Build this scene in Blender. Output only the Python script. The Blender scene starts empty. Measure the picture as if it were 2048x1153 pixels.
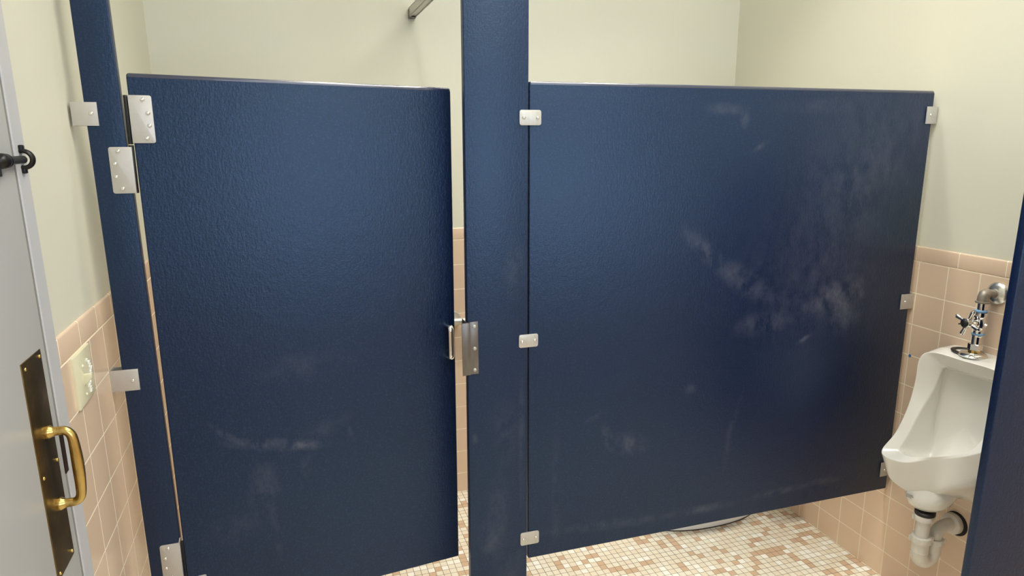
import bpy, bmesh, math, random
from mathutils import Vector, Matrix

# ------------------------------------------------------------------ camera, world, light, exposure
SC = bpy.context.scene
COL = SC.collection
PI = math.pi

cam_d = bpy.data.cameras.new('camera')
cam = bpy.data.objects.new('camera', cam_d)
COL.objects.link(cam)
cam_d.sensor_fit = 'HORIZONTAL'
cam_d.sensor_width = 36.0
cam_d.lens = 1367.2 / 2048 * 36.0
cam_d.clip_start = 0.02
YAW, PITCH, ROLL = math.radians(17.755), math.radians(-12.284), math.radians(-0.160)
_F = Vector((math.sin(YAW) * math.cos(PITCH), math.cos(YAW) * math.cos(PITCH), math.sin(PITCH)))
_R = Vector((math.cos(YAW), -math.sin(YAW), 0))
_U = _R.cross(_F)
_R, _U = _R * math.cos(ROLL) + _U * math.sin(ROLL), _U * math.cos(ROLL) - _R * math.sin(ROLL)
_m = Matrix((_R, _U, -_F)).transposed().to_4x4()
_m.translation = Vector((0, -1.7553, 1.6048))
cam.matrix_world = _m
SC.camera = cam

SC.view_settings.view_transform = 'Standard'
SC.view_settings.look = 'None'
SC.view_settings.gamma = 1.0
SC.view_settings.use_curve_mapping = False
SC.view_settings.exposure = 0.0

world = bpy.data.worlds.new('world')
SC.world = world
world.use_nodes = True
world.node_tree.nodes['Background'].inputs[0].default_value = (0.9, 0.9, 1.0, 1)
world.node_tree.nodes['Background'].inputs[1].default_value = 0.02

LAMP_FRONT = 9.0          # emission of the lamp in front of the stall
LAMP_STALL = 13.5          # emission of the lamp over the stall
LAMP_COLOR = (1.0, 0.97, 0.90)
DOWN_W, DOWN_SPREAD = 4.6, 76.0      # added unseen downlights that brighten the stall
WINDOW_FILL_COLOR = (0.78, 0.92, 1.15)
WINDOW_FILL = 4.2               # emission of the added, unseen window behind the camera

# ------------------------------------------------------------------ room numbers (metres)
XL, LEAN = -0.428, 0.0100        # left wall: x at the floor, and how far it leans out per metre of height
XR = 2.0078
YB = 1.0939
YF = -3.3
ZC = 3.10


def lx(z):
    return XL - LEAN * z


# ------------------------------------------------------------------ materials
def nodes_of(name):
    m = bpy.data.materials.new(name)
    m.use_nodes = True
    nt = m.node_tree
    return m, nt, nt.nodes['Principled BSDF']


def add(nt, kind, **kw):
    n = nt.nodes.new(kind)
    for k, v in kw.items():
        setattr(n, k, v)
    return n


def rgba(c):
    return (c[0], c[1], c[2], 1.0)


def mix_rgb(nt, a, b, fac, blend='MIX'):
    n = add(nt, 'ShaderNodeMix', data_type='RGBA', blend_type=blend)
    for sock, v in ((n.inputs[0], fac), (n.inputs[6], a), (n.inputs[7], b)):
        if hasattr(v, 'links'):
            nt.links.new(v, sock)
        elif isinstance(v, (int, float)):
            sock.default_value = v
        else:
            sock.default_value = rgba(v)
    return n.outputs[2]


def math_node(nt, op, a, b=None, clamp=False):
    n = add(nt, 'ShaderNodeMath', operation=op, use_clamp=clamp)
    for sock, v in ((n.inputs[0], a), (n.inputs[1], b)):
        if v is None:
            continue
        if hasattr(v, 'links'):
            nt.links.new(v, sock)
        else:
            sock.default_value = v
    return n.outputs[0]


def noise(nt, scale, detail=3.0, rough=0.5, vec=None, stretch=None):
    tc = add(nt, 'ShaderNodeTexCoord')
    v = vec or tc.outputs['Object']
    if stretch:
        mp = add(nt, 'ShaderNodeMapping')
        mp.inputs['Scale'].default_value = stretch
        nt.links.new(v, mp.inputs['Vector'])
        v = mp.outputs[0]
    n = add(nt, 'ShaderNodeTexNoise')
    n.inputs['Scale'].default_value = scale
    n.inputs['Detail'].default_value = detail
    n.inputs['Roughness'].default_value = rough
    nt.links.new(v, n.inputs['Vector'])
    return n.outputs['Fac']


def ramp(nt, fac, stops, interp='LINEAR'):
    r = add(nt, 'ShaderNodeValToRGB')
    r.color_ramp.interpolation = interp
    el = r.color_ramp.elements
    while len(el) < len(stops):
        el.new(0.5)
    for e, (p, c) in zip(el, stops):
        e.position = p
        e.color = rgba(c) if not isinstance(c, (int, float)) else (c, c, c, 1)
    nt.links.new(fac, r.inputs[0])
    return r.outputs[0]


def bump(nt, bsdf, height, strength, dist, prev=None):
    b = add(nt, 'ShaderNodeBump')
    b.inputs['Strength'].default_value = strength
    b.inputs['Distance'].default_value = dist
    nt.links.new(height, b.inputs['Height'])
    if prev is not None:
        nt.links.new(prev, b.inputs['Normal'])
    nt.links.new(b.outputs[0], bsdf.inputs['Normal'])
    return b.outputs[0]


def plain(name, color, rough=0.5, metal=0.0, spec=0.5, coat=0.0, vary=0.06, nscale=30, bmp=0.0, bscale=200, bdist=0.0005, stretch=None):
    m, nt, b = nodes_of(name)
    f = noise(nt, nscale, 4, 0.55, stretch=stretch)
    lo = tuple(c * (1 - vary) for c in color)
    hi = tuple(min(1, c * (1 + vary)) for c in color)
    nt.links.new(ramp(nt, f, [(0.3, lo), (0.7, hi)]), b.inputs['Base Color'])
    b.inputs['Roughness'].default_value = rough
    b.inputs['Metallic'].default_value = metal
    b.inputs['Specular IOR Level'].default_value = spec
    b.inputs['Coat Weight'].default_value = coat
    b.inputs['Coat Roughness'].default_value = 0.05
    if bmp:
        bump(nt, b, noise(nt, bscale, 3, 0.5, stretch=stretch), bmp, bdist)
    return m


M = {}
M['paint'] = plain('cream_wall_paint', (0.70, 0.69, 0.57), 0.55, vary=0.012, nscale=3, bmp=0.12, bscale=90, bdist=0.002)
M['ceiling'] = plain('white_ceiling_paint', (0.8, 0.79, 0.75), 0.8, vary=0.01)
M['door_paint'] = plain('white_gloss_door_paint', (0.50, 0.505, 0.50), 0.4, vary=0.02, nscale=5, bmp=0.06, bscale=60, bdist=0.001)
M['frame_paint'] = plain('white_door_frame_paint', (0.54, 0.545, 0.56), 0.4, vary=0.02, nscale=5)
M['steel'] = plain('brushed_stainless_steel', (0.60, 0.58, 0.52), 0.48, 0.7, vary=0.05, nscale=120, stretch=(1, 1, 0.06), bmp=0.05, bscale=500)
M['alloy'] = plain('satin_alloy_bracket', (0.56, 0.54, 0.50), 0.5, 0.55, vary=0.03, nscale=60, bmp=0.03, bscale=300)
M['dull_steel'] = plain('worn_steel', (0.20, 0.185, 0.165), 0.36, 0.9, vary=0.18, nscale=70, stretch=(1, 1, 0.15))
M['rail_metal'] = plain('anodised_aluminium', (0.52, 0.52, 0.48), 0.38, 0.8, vary=0.04, nscale=80)
M['chrome'] = plain('polished_chrome', (0.80, 0.79, 0.76), 0.07, 1.0, vary=0.01)
M['nickel'] = plain('dull_nickel_pipe', (0.36, 0.325, 0.27), 0.5, 0.6, vary=0.15, nscale=60)
M['bright_nickel'] = plain('bright_nickel', (0.72, 0.71, 0.66), 0.24, 0.9, vary=0.03)
M['brass'] = plain('polished_brass', (0.66, 0.46, 0.15), 0.24, 1.0, vary=0.12, nscale=40)
M['iron'] = plain('black_iron', (0.010, 0.009, 0.009), 0.35, 0.3, vary=0.2, nscale=200, bmp=0.2, bscale=300)
M['black'] = plain('black_rubber', (0.006, 0.006, 0.007), 0.45, vary=0.1)
M['brown_metal'] = plain('brown_strike_metal', (0.06, 0.035, 0.025), 0.45, 0.5, vary=0.2)
M['ceramic'] = plain('white_vitreous_china', (0.87, 0.86, 0.80), 0.10, coat=0.6, vary=0.012, nscale=6)
M['pvc'] = plain('white_plastic_pipe', (0.76, 0.73, 0.66), 0.33, vary=0.03, nscale=20)
M['ivory'] = plain('ivory_plastic', (0.74, 0.71, 0.50), 0.32, vary=0.02, nscale=20)
M['blue_tape'] = plain('light_blue_tape', (0.25, 0.48, 0.75), 0.5)
M['blue_plug'] = plain('blue_plastic', (0.05, 0.16, 0.42), 0.5)
M['glint'] = plain('clear_peeling_film', (0.82, 0.82, 0.76), 0.1, coat=1.0)
M['grey_mark'] = plain('grey_print', (0.42, 0.41, 0.39), 0.5)
M['seal'] = plain('dark_base_seal', (0.05, 0.035, 0.02), 0.8)
M['blue_edge'] = plain('navy_gloss_edge', (0.0045, 0.0105, 0.046), 0.30, spec=1.0, coat=1.0, vary=0.03)
M['seal_grey'] = plain('grey_door_seal', (0.24, 0.235, 0.215), 0.6)
M['bolt_hole'] = plain('dark_hole', (0.01, 0.008, 0.007), 0.8)


def brass_plate():
    m, nt, b = nodes_of('tarnished_brass_plate')
    f = noise(nt, 22, 5, 0.6)
    g = noise(nt, 160, 3, 0.6, stretch=(1, 1, 0.12))
    base = ramp(nt, f, [(0.32, (0.13, 0.085, 0.03)), (0.58, (0.20, 0.135, 0.05)), (0.75, (0.34, 0.25, 0.11))])
    nt.links.new(mix_rgb(nt, base, (0.30, 0.21, 0.09), math_node(nt, 'MULTIPLY', g, 0.35)), b.inputs['Base Color'])
    b.inputs['Metallic'].default_value = 0.9
    b.inputs['Roughness'].default_value = 0.36
    bump(nt, b, g, 0.1, 0.0004)
    return m


M['brass_plate'] = brass_plate()


def tile_mat(name, axis, u0, v0, pu, pv, cap=False):
    """square glazed wall tile; axis = the horizontal axis of the wall"""
    m, nt, b = nodes_of(name)
    tc = add(nt, 'ShaderNodeTexCoord')
    sp = add(nt, 'ShaderNodeSeparateXYZ')
    nt.links.new(tc.outputs['Object'], sp.inputs[0])
    cb = add(nt, 'ShaderNodeCombineXYZ')
    nt.links.new(math_node(nt, 'SUBTRACT', sp.outputs[axis], u0 - pu * 200), cb.inputs[0])
    nt.links.new(math_node(nt, 'SUBTRACT', sp.outputs[2], v0 - pv * 200), cb.inputs[1])
    br = add(nt, 'ShaderNodeTexBrick', offset=0.0, squash=1.0)
    nt.links.new(cb.outputs[0], br.inputs['Vector'])
    br.inputs['Color1'].default_value = (0, 0, 0, 1)
    br.inputs['Color2'].default_value = (1, 1, 1, 1)
    br.inputs['Mortar'].default_value = (0.5, 0.5, 0.5, 1)
    br.inputs['Scale'].default_value = 1.0
    br.inputs['Mortar Size'].default_value = 0.0018
    br.inputs['Mortar Smooth'].default_value = 0.25
    br.inputs['Bias'].default_value = 0.0
    br.inputs['Brick Width'].default_value = pu
    br.inputs['Row Height'].default_value = pv
    body = ramp(nt, br.outputs['Color'], [(0.0, (0.73, 0.555, 0.40)), (1.0, (0.78, 0.595, 0.43))])
    f = noise(nt, 9, 3, 0.5)
    body = mix_rgb(nt, body, (0.76, 0.59, 0.46), math_node(nt, 'MULTIPLY', f, 0.4))
    nt.links.new(mix_rgb(nt, body, (0.95, 0.85, 0.68), br.outputs['Fac']), b.inputs['Base Color'])
    b.inputs['Roughness'].default_value = 0.22
    rr = add(nt, 'ShaderNodeMapRange')
    nt.links.new(br.outputs['Fac'], rr.inputs[0])
    rr.inputs[3].default_value = 0.2
    rr.inputs[4].default_value = 0.7
    nt.links.new(rr.outputs[0], b.inputs['Roughness'])
    inv = math_node(nt, 'SUBTRACT', 1.0, br.outputs['Fac'])
    p = bump(nt, b, noise(nt, 25, 2, 0.5), 0.05, 0.004)
    bump(nt, b, inv, 0.5, 0.0012, prev=p)
    return m


def floor_mat():
    m, nt, b = nodes_of('mosaic_floor_tile')
    p = 0.0263
    tc = add(nt, 'ShaderNodeTexCoord')
    mp = add(nt, 'ShaderNodeMapping')
    mp.inputs['Location'].default_value = (-(1.4504 - p * 300), -(0.4255 - p * 300), 0)
    nt.links.new(tc.outputs['Object'], mp.inputs[0])
    br = add(nt, 'ShaderNodeTexBrick', offset=0.0, squash=1.0)
    nt.links.new(mp.outputs[0], br.inputs['Vector'])
    br.inputs['Color1'].default_value = (0, 0, 0, 1)
    br.inputs['Color2'].default_value = (1, 1, 1, 1)
    br.inputs['Mortar'].default_value = (0.5, 0.5, 0.5, 1)
    br.inputs['Scale'].default_value = 1.0
    br.inputs['Mortar Size'].default_value = 0.0011
    br.inputs['Mortar Smooth'].default_value = 0.35
    br.inputs['Brick Width'].default_value = p
    br.inputs['Row Height'].default_value = p
    tone = ramp(nt, br.outputs['Color'], [(0.0, (0.60, 0.42, 0.28)), (0.17, (0.79, 0.71, 0.56)), (0.40, (0.82, 0.77, 0.63)), (0.62, (0.81, 0.765, 0.63)), (0.85, (0.90, 0.89, 0.80))], 'CONSTANT')
    f = noise(nt, 260, 3, 0.6)
    tone = mix_rgb(nt, tone, (0.60, 0.49, 0.34), math_node(nt, 'MULTIPLY', math_node(nt, 'SUBTRACT', f, 0.42, True), 0.7))
    w = noise(nt, 3.5, 2, 0.5)
    grout = ramp(nt, w, [(0.35, (0.09, 0.05, 0.022)), (0.65, (0.26, 0.185, 0.11))])
    nt.links.new(mix_rgb(nt, tone, grout, br.outputs['Fac']), b.inputs['Base Color'])
    b.inputs['Roughness'].default_value = 0.33
    bump(nt, b, math_node(nt, 'SUBTRACT', 1.0, br.outputs['Fac']), 0.3, 0.0006)
    return m


def blue_mat(name, L=(0, 0, 0), scuffs_sheen=()):
    """navy panel with a pebbled skin; scuffs = pale rubbed patches (x, z, half length, half width, angle, strength)"""
    m, nt, b = nodes_of(name)
    tc = add(nt, 'ShaderNodeTexCoord')
    obj = tc.outputs['Object']
    fine = noise(nt, 240, 3, 0.6, vec=obj, stretch=(0.75, 1, 1.0))
    fine2 = noise(nt, 140, 2, 0.6, vec=obj, stretch=(1.3, 1, 0.5))
    wide = noise(nt, 2.2, 3, 0.5, vec=obj)
    col = ramp(nt, wide, [(0.3, (0.0016, 0.0065, 0.0370)), (0.7, (0.0024, 0.0085, 0.0430))])
    col = mix_rgb(nt, col, (0.020, 0.044, 0.120), math_node(nt, 'MULTIPLY', math_node(nt, 'SUBTRACT', fine, 0.52, True), 2.2, True))  # paler specks paint the sheen of the pebbles into the colour
    smear = noise(nt, 26, 5, 0.65, vec=obj, stretch=(1.0, 1, 0.7))
    rub = ramp(nt, smear, [(0.38, 0.0), (0.68, 1.0)])
    tot = None
    for (x, z, a, c, ang, s) in scuffs_sheen:
        mp = add(nt, 'ShaderNodeMapping', vector_type='TEXTURE')
        mp.inputs['Location'].default_value = (x - L[0], 0, z - L[2])
        mp.inputs['Rotation'].default_value = (0, -math.radians(ang), 0)
        mp.inputs['Scale'].default_value = (a, 500, c)
        nt.links.new(obj, mp.inputs[0])
        g = add(nt, 'ShaderNodeTexGradient', gradient_type='SPHERICAL')
        nt.links.new(mp.outputs[0], g.inputs[0])
        v = math_node(nt, 'MULTIPLY', g.outputs['Fac'], s)
        tot = v if tot is None else math_node(nt, 'ADD', tot, v)
    rough = 0.36
    if tot is not None:
        k = math_node(nt, 'MULTIPLY', tot, rub, True)
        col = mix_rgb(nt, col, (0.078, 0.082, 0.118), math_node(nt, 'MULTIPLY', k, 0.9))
    nt.links.new(col, b.inputs['Base Color'])
    b.inputs['Roughness'].default_value = rough
    b.inputs['Specular IOR Level'].default_value = 0.72
    b.inputs['Specular Tint'].default_value = (0.56, 0.80, 1.0, 1)
    h = math_node(nt, 'ADD', math_node(nt, 'MULTIPLY', fine, 0.6), math_node(nt, 'MULTIPLY', fine2, 0.7))
    bump(nt, b, h, 0.75, 0.0015)
    return m


def lamp_mat(name, s, color=None):
    m = bpy.data.materials.new(name)
    m.use_nodes = True
    nt = m.node_tree
    nt.nodes.clear()
    e = nt.nodes.new('ShaderNodeEmission')
    e.inputs[0].default_value = rgba(color or LAMP_COLOR)
    e.inputs[1].default_value = s
    o = nt.nodes.new('ShaderNodeOutputMaterial')
    nt.links.new(e.outputs[0], o.inputs[0])
    return m


# ------------------------------------------------------------------ mesh helpers
def new():
    return bmesh.new()


def box(bm, x0, x1, y0, y1, z0, z1, bev=0.0, seg=2):
    t = bmesh.new()
    bmesh.ops.create_cube(t, size=1.0)
    for v in t.verts:
        v.co = Vector(((x0 + x1) / 2 + v.co.x * (x1 - x0), (y0 + y1) / 2 + v.co.y * (y1 - y0), (z0 + z1) / 2 + v.co.z * (z1 - z0)))
    if bev:
        bmesh.ops.bevel(t, geom=list(t.edges), offset=bev, segments=seg, profile=0.5, affect='EDGES')
    join(bm, t)


def hexa(bm, pts, bev=0.0, seg=2):
    """8 corners: the front face (4, in order) then the back face (4)"""
    t = bmesh.new()
    v = [t.verts.new(p) for p in pts]
    for f in ((0, 1, 2, 3), (7, 6, 5, 4), (0, 4, 5, 1), (1, 5, 6, 2), (2, 6, 7, 3), (3, 7, 4, 0)):
        t.faces.new([v[i] for i in f])
    bmesh.ops.recalc_face_normals(t, faces=list(t.faces))
    if bev:
        bmesh.ops.bevel(t, geom=list(t.edges), offset=bev, segments=seg, profile=0.5, affect='EDGES')
    join(bm, t)


def join(bm, t, mat=None):
    me = bpy.data.meshes.new('tmp')
    if mat is not None:
        t.transform(mat)
    t.to_mesh(me)
    t.free()
    bm.from_mesh(me)
    bpy.data.meshes.remove(me)


def lathe(bm, prof, origin, axis, n=32, cap=True):
    """prof: list of (radius, height along axis)"""
    t = bmesh.new()
    rings = []
    for r, h in prof:
        rings.append([t.verts.new((r * math.cos(2 * PI * i / n), r * math.sin(2 * PI * i / n), h)) for i in range(n)])
    for a, b in zip(rings, rings[1:]):
        for i in range(n):
            t.faces.new((a[i], a[(i + 1) % n], b[(i + 1) % n], b[i]))
    if cap:
        t.faces.new(list(reversed(rings[0])))
        t.faces.new(rings[-1])
    bmesh.ops.recalc_face_normals(t, faces=list(t.faces))
    q = Vector((0, 0, 1)).rotation_difference(Vector(axis).normalized())
    join(bm, t, Matrix.Translation(Vector(origin)) @ q.to_matrix().to_4x4())


def catmull(pts, k, closed=False):
    out = []
    n = len(pts)
    P = [Vector(p) for p in pts]
    rng = range(n) if closed else range(n - 1)
    for i in rng:
        if closed:
            a, b, c, d = P[i - 1], P[i], P[(i + 1) % n], P[(i + 2) % n]
        else:
            b, c = P[i], P[i + 1]
            a = P[i - 1] if i > 0 else b * 2 - c
            d = P[i + 2] if i + 2 < n else c * 2 - b
        for j in range(k):
            t = j / k
            out.append(0.5 * ((2 * b) + (c - a) * t + (2 * a - 5 * b + 4 * c - d) * t * t + (3 * b - a - 3 * c + d) * t ** 3))
    if not closed:
        out.append(P[-1])
    return out


def tube(bm, pts, rad, n=20, squash=None, cap=True):
    """sweep a circle along pts; rad a number or a list"""
    P = [Vector(p) for p in pts]
    R = rad if isinstance(rad, (list, tuple)) else [rad] * len(P)
    t = bmesh.new()
    rings = []
    up = None
    for i, p in enumerate(P):
        d = (P[min(i + 1, len(P) - 1)] - P[max(i - 1, 0)]).normalized()
        if up is None:
            up = Vector((0, 0, 1)) if abs(d.z) < 0.9 else Vector((1, 0, 0))
        s = d.cross(up).normalized()
        up = s.cross(d).normalized()
        sq = squash or (1, 1)
        rings.append([t.verts.new(p + (s * math.cos(2 * PI * j / n) * sq[0] + up * math.sin(2 * PI * j / n) * sq[1]) * R[i]) for j in range(n)])
    for a, b in zip(rings, rings[1:]):
        for j in range(n):
            t.faces.new((a[j], a[(j + 1) % n], b[(j + 1) % n], b[j]))
    if cap:
        t.faces.new(list(reversed(rings[0])))
        t.faces.new(rings[-1])
    bmesh.ops.recalc_face_normals(t, faces=list(t.faces))
    join(bm, t)


def plate(bm, corners, y0, y1, r=0.0, bev=0.0006, xf=None, which=None):
    """flat plate in the x-z plane, front at y0, back at y1; corners in order, rounded by r where which says"""
    pts = []
    n = len(corners)
    for i, c in enumerate(corners):
        c = Vector((c[0], c[1]))
        if r and (which is None or i in which):
            a = (Vector(corners[i - 1][:2]) - c).normalized()
            b = (Vector(corners[(i + 1) % n][:2]) - c).normalized()
            for k in range(7):
                t = k / 6
                pts.append(c + a * r * (1 - t) ** 2 + b * r * t ** 2)
        else:
            pts.append(c)
    t = bmesh.new()
    f = [t.verts.new((p.x, y0, p.y)) for p in pts]
    b = [t.verts.new((p.x, y1, p.y)) for p in pts]
    ff = t.faces.new(f)
    bb = t.faces.new(list(reversed(b)))
    m = len(pts)
    for i in range(m):
        t.faces.new((f[i], b[i], b[(i + 1) % m], f[(i + 1) % m]))
    bmesh.ops.recalc_face_normals(t, faces=list(t.faces))
    if bev:
        ed = [e for e in t.edges if abs(e.verts[0].co.y - y0) < 1e-7 and abs(e.verts[1].co.y - y0) < 1e-7]
        bmesh.ops.bevel(t, geom=ed, offset=bev, segments=2, profile=0.5, affect='EDGES')
    join(bm, t, xf)


def screw(bm, p, axis=(0, -1, 0), r=0.0046):
    prof = [(r * 1.05, 0.0), (r, r * 0.25), (r * 0.82, r * 0.52), (r * 0.5, r * 0.68), (r * 0.30, r * 0.72), (r * 0.26, r * 0.45), (0.0002, r * 0.42)]
    lathe(bm, prof, p, axis, 18)


# ------------------------------------------------------------------ object helpers
ORIG = {}


def finish(me, smooth=True, angle=40):
    if smooth:
        me.shade_smooth() if hasattr(me, 'shade_smooth') else None
        try:
            me.set_sharp_from_angle(angle=math.radians(angle))
        except Exception:
            pass


def tag(o, label=None, cat=None, group=None, kind=None):
    for k, v in (('label', label), ('category', cat), ('group', group), ('kind', kind)):
        if v:
            o[k] = v
    return o


def thing(name, loc, label, cat, group=None, lean=False):
    o = bpy.data.objects.new(name, None)
    o.empty_display_size = 0.05
    COL.objects.link(o)
    o.location = loc
    if lean:
        o.rotation_euler = (0, -math.atan(LEAN), 0)
    ORIG[o.name] = Vector(loc)
    return tag(o, label, cat, group)


def mk(name, bm, mat, parent=None, smooth=True, origin=None, angle=40, label=None, bevel=None):
    """link bm (world coordinates) as one object; top level: origin at the base of the mesh unless given"""
    if parent is not None:
        L = ORIG[parent.name]
    elif origin is not None:
        L = Vector(origin)
    else:
        xs = [v.co for v in bm.verts]
        L = Vector(((min(v.x for v in xs) + max(v.x for v in xs)) / 2, (min(v.y for v in xs) + max(v.y for v in xs)) / 2, min(v.z for v in xs)))
    bm.transform(Matrix.Translation(-L))
    me = bpy.data.meshes.new(name)
    bm.to_mesh(me)
    bm.free()
    finish(me, smooth, angle)
    o = bpy.data.objects.new(name, me)
    COL.objects.link(o)
    me.materials.append(mat(L) if callable(mat) else mat)
    if parent is not None:
        o.parent = parent
    else:
        o.location = L
    ORIG[o.name] = L.copy()
    if label:
        o['label'] = label
    return o


def struct(name, bm, mat, parent=None, origin=(0, 0, 0), smooth=False, lean=False):
    o = mk(name, bm, mat, parent, smooth, origin if parent is None else None)
    if parent is None:
        o['kind'] = 'structure'
    if lean:
        o.rotation_euler = (0, -math.atan(LEAN), 0)
    return o


# ================================================================== THE ROOM
DY0, DY1, DZ = -1.36, -0.4075, 2.06             # opening of the entrance door in the left wall
TILE = 0.006                                   # tiles stand this far off the plaster

bm = new()
box(bm, -0.75, XR + 0.15, YF - 0.1, YB + 0.15, -0.10, 0.0)
struct('floor', bm, floor_mat())
bm = new()
box(bm, -0.75, XR + 0.15, YF - 0.1, YB + 0.15, ZC, ZC + 0.1)
struct('ceiling', bm, M['ceiling'])

# left wall (leans out a little), with the door opening
bm = new()
w0, w1 = XL - 0.14, XL - TILE
box(bm, w0, w1, DY1, YB + 0.1, 0, ZC + 0.05)
box(bm, w0, w1, YF - 0.05, DY0, 0, ZC + 0.05)
box(bm, w0, w1, DY0, DY1, DZ, ZC + 0.05)
wl = struct('wall_left', bm, M['paint'], origin=(XL, 0, 0), lean=True)
RL = 1.1825
bm = new()
box(bm, w1 - 0.002, XL, DY1, YB + 0.02, 0, RL - 0.0005)
box(bm, w1 - 0.002, XL, YF, DY0, 0, RL - 0.0005)
struct('wainscot_tile', bm, tile_mat('left_wall_tile', 1, -0.003, RL, 0.1112, 0.1113), wl)
bm = new()
for a, b in ((DY1, YB + 0.02), (YF, DY0)):
    box(bm, w1 - 0.004, XL, a, b, RL - 0.0005, RL + 0.056, 0.005, 3)
struct('tile_cap', bm, tile_mat('left_cap_tile', 1, -0.0375, RL, 0.1365, 0.0605), wl, smooth=True)

# right wall
bm = new()
box(bm, XR + TILE, XR + 0.14, YF - 0.05, YB + 0.1, 0, ZC)
wr = struct('wall_right', bm, M['paint'])
RR = 1.1963
bm = new()
box(bm, XR, XR + TILE + 0.002, YF, YB + 0.02, 0, RR - 0.0005)
struct('wainscot_tile', bm, tile_mat('right_wall_tile', 1, -0.0077, RR, 0.1095, 0.1095), wr)
bm = new()
box(bm, XR, XR + TILE + 0.004, YF, YB + 0.02, RR - 0.0005, RR + 0.0515, 0.005, 3)
struct('tile_cap', bm, tile_mat('right_cap_tile', 1, -0.1477, RR, 0.1555, 0.056), wr, smooth=True)

# back wall
bm = new()
box(bm, -0.7, XR + 0.14, YB + TILE, YB + 0.14, 0, ZC)
wb = struct('wall_back', bm, M['paint'])
RB = 1.184
bm = new()
box(bm, -0.6, XR + 0.01, YB, YB + TILE + 0.002, 0, RB - 0.0005)
struct('wainscot_tile', bm, tile_mat('back_wall_tile', 0, 0.715, RB, 0.1095, 0.1092), wb)
bm = new()
box(bm, -0.6, XR + 0.01, YB, YB + TILE + 0.004, RB - 0.0005, RB + 0.0505, 0.005, 3)
struct('tile_cap', bm, tile_mat('back_cap_tile', 0, 0.74, RB, 0.1555, 0.055), wb, smooth=True)

# wall behind the camera
bm = new()
box(bm, -0.7, XR + 0.14, YF - 0.12, YF - TILE, 0, ZC)
wf = struct('wall_front', bm, M['paint'])
bm = new()
box(bm, -0.6, XR + 0.01, YF - TILE - 0.002, YF, 0, RB + 0.05)
struct('wainscot_tile', bm, tile_mat('front_wall_tile', 0, 0.7, RB, 0.1095, 0.1095), wf)

# glowing window added out of view behind the camera, for panel sheen and fill
bm = new()
wx0, wx1, wz0, wz1 = 0.20, 1.85, 1.05, 2.40
for a, b, c, d in ((wx0 - 0.06, wx0, wz0 - 0.06, wz1 + 0.06), (wx1, wx1 + 0.06, wz0 - 0.06, wz1 + 0.06), (wx0, wx1, wz1, wz1 + 0.06), (wx0, wx1, wz0 - 0.06, wz0), (wx0, wx1, 1.63, 1.67)):
    box(bm, a, b, YF - 0.01, YF + 0.035, c, d, 0.003)
win = struct('window_1', bm, M['frame_paint'])
bm = new()
box(bm, wx0, wx1, YF - 0.005, YF + 0.012, wz0, wz1)
struct('frosted_pane', bm, lamp_mat('frosted_daylight', WINDOW_FILL, WINDOW_FILL_COLOR), win)

# ------------------------------------------------------------------ entrance door in the left wall
FX = XL + 0.012         # face of the frame
DX = XL + 0.0120        # face of the door leaf
FY = -0.353             # outer edge of the frame
bm = new()
box(bm, XL - 0.11, FX, DY1 + 0.004, FY, 0, DZ + 0.055, 0.002)
box(bm, XL - 0.11, FX, DY0 - 0.055, DY0 - 0.004, 0, DZ + 0.055, 0.002)
box(bm, XL - 0.11, FX, DY0 - 0.004, DY1 + 0.004, DZ, DZ + 0.055, 0.002)
box(bm, XL - 0.11, FX - 0.018, DY1 - 0.02, DY1 + 0.006, 0, DZ, 0.001)
box(bm, XL - 0.11, FX - 0.018, DY0 - 0.006, DY0 + 0.02, 0, DZ, 0.001)
dr = struct('door_1', bm, M['frame_paint'], origin=(XL, 0, 0), lean=True)
dr['label'] = 'white painted entrance door and frame at the left edge'
bm = new()
box(bm, DX - 0.045, DX, DY0 + 0.004, DY1 - 0.009, 0.01, DZ - 0.004, 0.002)
leaf = struct('door_leaf', bm, M['door_paint'], dr, smooth=True)
bm = new()
box(bm, FX - 0.030, FX - 0.0022, DY1 - 0.0085, DY1 + 0.0038, 0.01, DZ - 0.004)
struct('door_seal', bm, M['seal_grey'], dr)  # grey strip painting the shade in the groove between leaf and frame
# brass pull plate and handle
PX = DX + 0.0016
bm = new()
t = new()
plate(t, [(-0.533, 1.2565), (-0.442, 1.2565), (-0.442, 0.8660), (-0.533, 0.8660)], 0, 0.0018, 0.0, 0.0005)
join(bm, t, Matrix(((0, -1, 0, PX), (1, 0, 0, 0), (0, 0, 1, 0), (0, 0, 0, 1))))
pp = struct('pull_plate', bm, M['brass_plate'], dr, smooth=True)
pp['label'] = 'tarnished brass backplate'
for y, z in ((-0.5190, 1.2445), (-0.4510, 1.2460), (-0.4495, 1.0544), (-0.5205, 1.0536), (-0.5210, 0.8760), (-0.4515, 0.8760)):
    bm = new()
    screw(bm, (PX, y, z), (1, 0, 0), 0.0033)
    struct('screw', bm, M['brass'], pp, smooth=True)
HY = -0.4790
bm = new()
for z in (1.1187, 0.9842):
    lathe(bm, [(0.0115, 0.0), (0.0118, 0.003), (0.0112, 0.006), (0.0088, 0.010), (0.0076, 0.014), (0.0078, 0.02)], (PX, HY, z), (1, 0, 0), 24)
path = [(PX + 0.004, HY, 1.1187), (PX + 0.020, HY, 1.1187), (PX + 0.027, HY, 1.1182), (PX + 0.0335, HY, 1.1137), (PX + 0.0375, HY, 1.1037),
        (PX + 0.039, HY, 1.0807), (PX + 0.0395, HY, 1.0517), (PX + 0.039, HY, 1.0217), (PX + 0.0375, HY, 0.9992), (PX + 0.0335, HY, 0.9892),
        (PX + 0.027, HY, 0.9847), (PX + 0.020, HY, 0.9842), (PX + 0.004, HY, 0.9842)]
cp = catmull(path, 5)
rr = [0.0072 + 0.0022 * math.exp(-((p.z - 1.0517) / 0.05) ** 2) for p in cp]
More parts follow.
